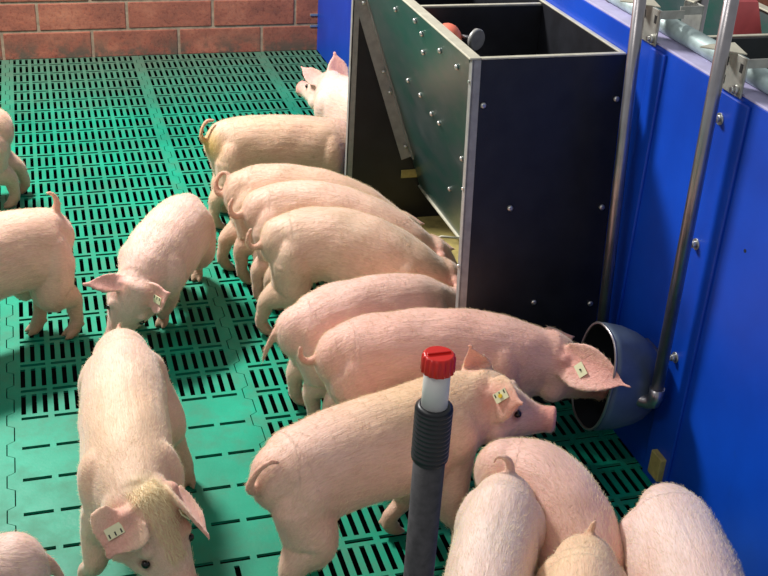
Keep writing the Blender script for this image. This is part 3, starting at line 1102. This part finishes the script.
CURL = [(0.020, 0.0, 0.0), (0.042, 0.006, 0.018), (0.046, 0.014, 0.046), (0.028, 0.02, 0.062), (0.004, 0.016, 0.056), (0.006, -0.004, 0.036)]
HOOK = [(0.024, 0.0, 0.000), (0.048, 0.0, 0.006), (0.064, 0.002, 0.026), (0.066, 0.004, 0.050), (0.056, 0.004, 0.066)]
FWD = dict(L=(0.085, 0.020, -0.005), R=(0.085, 0.020, -0.005))
UPT = [(0.010, 0.0, 0.012), (0.014, 0.0, 0.030), (0.012, 0.002, 0.045)]
DOWN = [(0.018, 0.0, -0.004), (0.036, 0.004, -0.026), (0.050, 0.010, -0.055), (0.060, 0.012, -0.085)]

# A: front left, facing the viewer
pig('pink pig at the front left facing the viewer, bristly head and tagged ears',
    [(0.270, -0.213, 0.350), (0.270, -0.293, 0.385), (0.258, -0.448, 0.395), (0.252, -0.588, 0.395), (0.252, -0.698, 0.385), (0.256, -0.773, 0.368)],
    snout=(0.345, -0.910, .165), width=0.93, feet=dict(HL=(0.395, -0.335), HR=(0.20, -0.33), FL=(0.34, -0.70), FR=(0.150, -0.64)), hs=1.15,
    tail=UPT, ears=dict(R=('w', (0.188, -0.865, 0.27), (-0.35, -0.8, 0.55), 0.058), L=('w', (0.385, -0.865, 0.285), (0.9, -0.35, 0.3), 0.045)),
    tags=(('R', 'in'), ('L', 'y')), base=(242, 208, 188), yellow=0.35, bristle=650,
    stain=[(0.275, -0.80, .36, .06, (226, 204, 150), .7)])
# B: centre front
pig('pink pig at the centre front with raised head behind the capped tube',
    [(0.492, -0.735, .325), (0.545, -0.722, .373), (0.69, -0.68, .395), (0.83, -0.64, .398), (0.94, -0.61, .398), (1.015, -0.597, .392)],
    snout=(1.165, -0.655, .302), feet=dict(HR=(0.55, -0.82), HL=(0.60, -0.68), FL=(0.81, -0.62), FR=(0.935, -0.74)),
    tail=[(0.008, -0.012, 0.0), (0.032, -0.020, 0.006), (0.044, -0.028, 0.034), (0.028, -0.034, 0.060), (0.002, -0.038, 0.064), (-0.018, -0.040, 0.050)],
    ears=dict(R=('w', (1.060, -0.715, 0.385), (0.9, -0.2, -0.1), 0.052), L=('w', (0.985, -0.56, 0.440), (-0.3, -0.9, 0.2), 0.034, -0.02)), tags=(('R', 'y'), ('L', 'y')), base=(240, 200, 180), yellow=0.5)
# C: drinking
pig('pink pig with a cream ear tag drinking from the bowl',
    [(0.717, -0.325, 0.330), (0.772, -0.325, 0.375), (0.922, -0.330, 0.395), (1.062, -0.350, 0.392), (1.172, -0.385, 0.375), (1.262, -0.415, 0.350)],
    snout=(1.405, -0.455, .215), feet=dict(HR=(0.80, -0.37), HL=(0.77, -0.27)), tail=[(0.020, 0.0, -0.002), (0.042, 0.0, 0.002), (0.060, 0.002, 0.022), (0.062, 0.004, 0.050)],
    ears=dict(R=('w', (1.362, -0.622, 0.322), (-0.45, -0.75, 0.5), 0.054, 0.03), L=(0.05, 0.02, -0.005)), tags=(('R', 'dot'),), base=(234, 186, 170))
# D
pig('pink pig with a hanging straight tail, nearest of the row eating at the feeder',
    [(0.665, -0.14, .300), (0.725, -0.14, .345), (0.84, -0.10, .358), (0.98, -0.055, .345), (1.09, -0.01, .305), (1.18, 0.01, .245)],
    snout=(1.36, 0.02, .08), feet=dict(HR=(0.745, -0.185)), tail=DOWN, base=(240, 198, 184), scale=0.95, ears=FWD)
# E
pig('pink pig with upright curled tail, second from the front in the row at the feeder',
    [(0.705, 0.285, 0.325), (0.755, 0.290, 0.372), (0.880, 0.275, 0.390), (1.010, 0.220, 0.368), (1.120, 0.175, 0.315), (1.210, 0.160, 0.245)],
    snout=(1.37, 0.17, .07), feet=dict(HR=(0.70, 0.285), HL=(0.755, 0.42)), tail=HOOK, base=(232, 198, 174), dirty=True, scale=0.98, ears=FWD)
# F
pig('pink pig third from the front in the row at the feeder, tail curled up',
    [(0.692, 0.500, 0.321), (0.742, 0.500, 0.368), (0.882, 0.475, 0.384), (1.022, 0.420, 0.362), (1.142, 0.355, 0.306), (1.232, 0.330, 0.236)],
    snout=(1.36, 0.33, .07), tail=HOOK, base=(236, 200, 180), width=0.88, scale=0.98, feet=dict(HR=(0.725, 0.46)), ears=FWD)
# G
pig('soiled pink pig fourth from the front at the feeder, with a ringed tail',
    [(0.660, 0.660, 0.314), (0.710, 0.655, 0.362), (0.840, 0.625, 0.378), (0.980, 0.575, 0.361), (1.100, 0.520, 0.311), (1.190, 0.500, 0.241)],
    snout=(1.34, 0.50, .07), feet=dict(HR=(0.70, 0.60), HL=(0.655, 0.70)), tail=CURL, base=(228, 192, 168), dirty=True, width=0.88, scale=0.98, ears=FWD)
# H
pig('pink pig with yellow-stained rump and curled tail passing behind the feeder',
    [(0.668, 1.050, 0.320), (0.718, 1.060, 0.362), (0.848, 1.065, 0.374), (0.988, 1.060, 0.366), (1.108, 1.055, 0.348), (1.188, 1.050, 0.320)],
    snout=(1.30, 1.05, .12), feet=dict(HR=(0.675, 1.0)), tail=[(0.020, 0, 0.012), (0.038, 0.0, 0.034), (0.036, 0.004, 0.062), (0.014, 0.008, 0.076), (-0.010, 0.006, 0.068)],
    base=(234, 198, 168), stain=[(0.64, 1.02, .30, .08, (214, 176, 84), .8)], dirty=True)
# I
pig('pale pig furthest back, seen from behind with splayed ears beside the feeder',
    [(1.375, 1.13, .35), (1.36, 1.17, .375), (1.30, 1.25, .388), (1.245, 1.34, .385), (1.205, 1.43, .382), (1.195, 1.505, .368)],
    snout=(1.125, 1.69, .262), scale=0.95, ears=dict(L=('w', (1.088, 1.56, 0.385), (0.0, -0.9, 0.4), 0.036), R=('w', (1.222, 1.56, 0.435), (-0.1, -0.9, 0.3), 0.044)), base=(242, 214, 202))
# J
pig('pale pink pig in the middle of the slatted floor sniffing the slats',
    [(0.535, 0.60, .305), (0.515, 0.545, .342), (0.46, 0.43, .352), (0.405, 0.34, .340), (0.365, 0.28, .308), (0.340, 0.245, .275)],
    snout=(0.262, 0.215, .050), scale=0.90, width=1.04, hs=1.22, ears=dict(L=('w', (0.420, 0.16, 0.235), (0.1, -0.8, 0.6)), R=('w', (0.205, 0.215, 0.255), (-0.2, -0.7, 0.5), 0.030)),
    tags=(('L', 'in'),), tail=DOWN, feet=dict(HL=(0.565, 0.66), HR=(0.48, 0.62), FL=(0.43, 0.40), FR=(0.35, 0.41)), base=(240, 204, 192), head_up=(-0.1, -0.9, 0.5))
# K
pig('pink pig cut by the left frame edge, facing left with a curled tail',
    [(0.185, 0.440, .325), (0.140, 0.425, .376), (0.02, 0.370, .398), (-0.11, 0.305, .398), (-0.23, 0.245, .390), (-0.33, 0.195, .36)],
    snout=(-0.49, 0.12, .20), scale=1.04, feet=dict(HL=(0.180, 0.385), HR=(0.080, 0.425)), tail=[(-0.030, 0, 0.030), (-0.022, 0, 0.055), (-0.018, 0.0, 0.080), (-0.030, 0.004, 0.098), (-0.048, 0.006, 0.096)], base=(240, 198, 176))
# L
pig('pig whose soiled hind legs show at the upper left frame edge',
    [(0.03, 1.31, .32), (-0.02, 1.31, .36), (-0.14, 1.31, .378), (-0.26, 1.31, .378), (-0.38, 1.31, .37), (-0.47, 1.31, .345)],
    snout=(-0.63, 1.32, .2), feet=dict(HL=(0.020, 1.29), HR=(0.055, 1.40)), tail=[(0.0, 0, -.02), (0.0, 0.0, -.05)], base=(234, 190, 166), dirty=True)
# M
pig('pig whose back shows in the bottom left frame corner',
    [(0.070, -0.880, 0.335), (0.015, -0.895, 0.372), (-0.110, -0.940, 0.388), (-0.230, -0.990, 0.388), (-0.330, -1.030, 0.378), (-0.410, -1.060, 0.350)],
    snout=(-0.55, -1.15, .2), tail=DOWN, base=(244, 212, 198))
# N
pig('pale pig seen from behind at the bottom centre, curled tail against the centre pig',
    [(0.957, -0.880, .335), (0.937, -0.92, .374), (0.872, -1.03, .387), (0.80, -1.155, .387), (0.75, -1.26, .378), (0.715, -1.33, .35)],
    snout=(0.645, -1.45, .18), width=0.84, scale=0.92, tail=[(-0.008, 0.0, 0.034), (-0.008, 0.0, 0.060), (-0.010, -0.010, 0.080), (-0.010, -0.028, 0.082), (-0.010, -0.036, 0.064)], base=(238, 216, 204))
# O
pig('pink pig with a curved back lying across behind the two bottom centre pigs',
    [(0.940, -0.800, 0.330), (0.985, -0.810, 0.362), (1.040, -0.865, 0.372), (1.065, -0.950, 0.355), (1.075, -1.040, 0.310), (1.075, -1.100, 0.260)],
    snout=(1.10, -1.23, .08), scale=0.90, tail=[(-0.01, 0, 0.0), (-0.012, 0.0, -0.02)], base=(236, 192, 178), ears=FWD)
# P
pig('yellowish pig rump with short upright tail at the bottom edge',
    [(1.028, -1.085, .340), (1.008, -1.125, .376), (0.945, -1.25, .388), (0.89, -1.37, .388), (0.85, -1.46, .378), (0.82, -1.53, .35)],
    snout=(0.76, -1.67, .18), width=0.82, scale=0.92, tail=[(-0.010, 0.0, 0.032), (-0.010, 0.002, 0.056), (-0.012, 0.006, 0.080)], base=(238, 206, 168))
# Q
pig('pale pig against the blue partition in the bottom right corner',
    [(1.245, -0.965, .325), (1.24, -1.01, .366), (1.21, -1.12, .385), (1.175, -1.24, .388), (1.14, -1.36, .378), (1.12, -1.44, .35)],
    snout=(1.09, -1.59, .18), scale=0.96, tail=DOWN, base=(238, 214, 206))
# neighbour beyond the partition
pig('pink pig beyond the partition in the top right corner, behind the second feeder',
    [(2.45, 0.95, .35), (2.42, 0.90, .38), (2.36, 0.78, .40), (2.32, 0.68, .41), (2.30, 0.60, .41), (2.28, 0.52, .40)],
    snout=(2.24, 0.36, .30), base=(232, 176, 158), group='pigs beyond the partition')
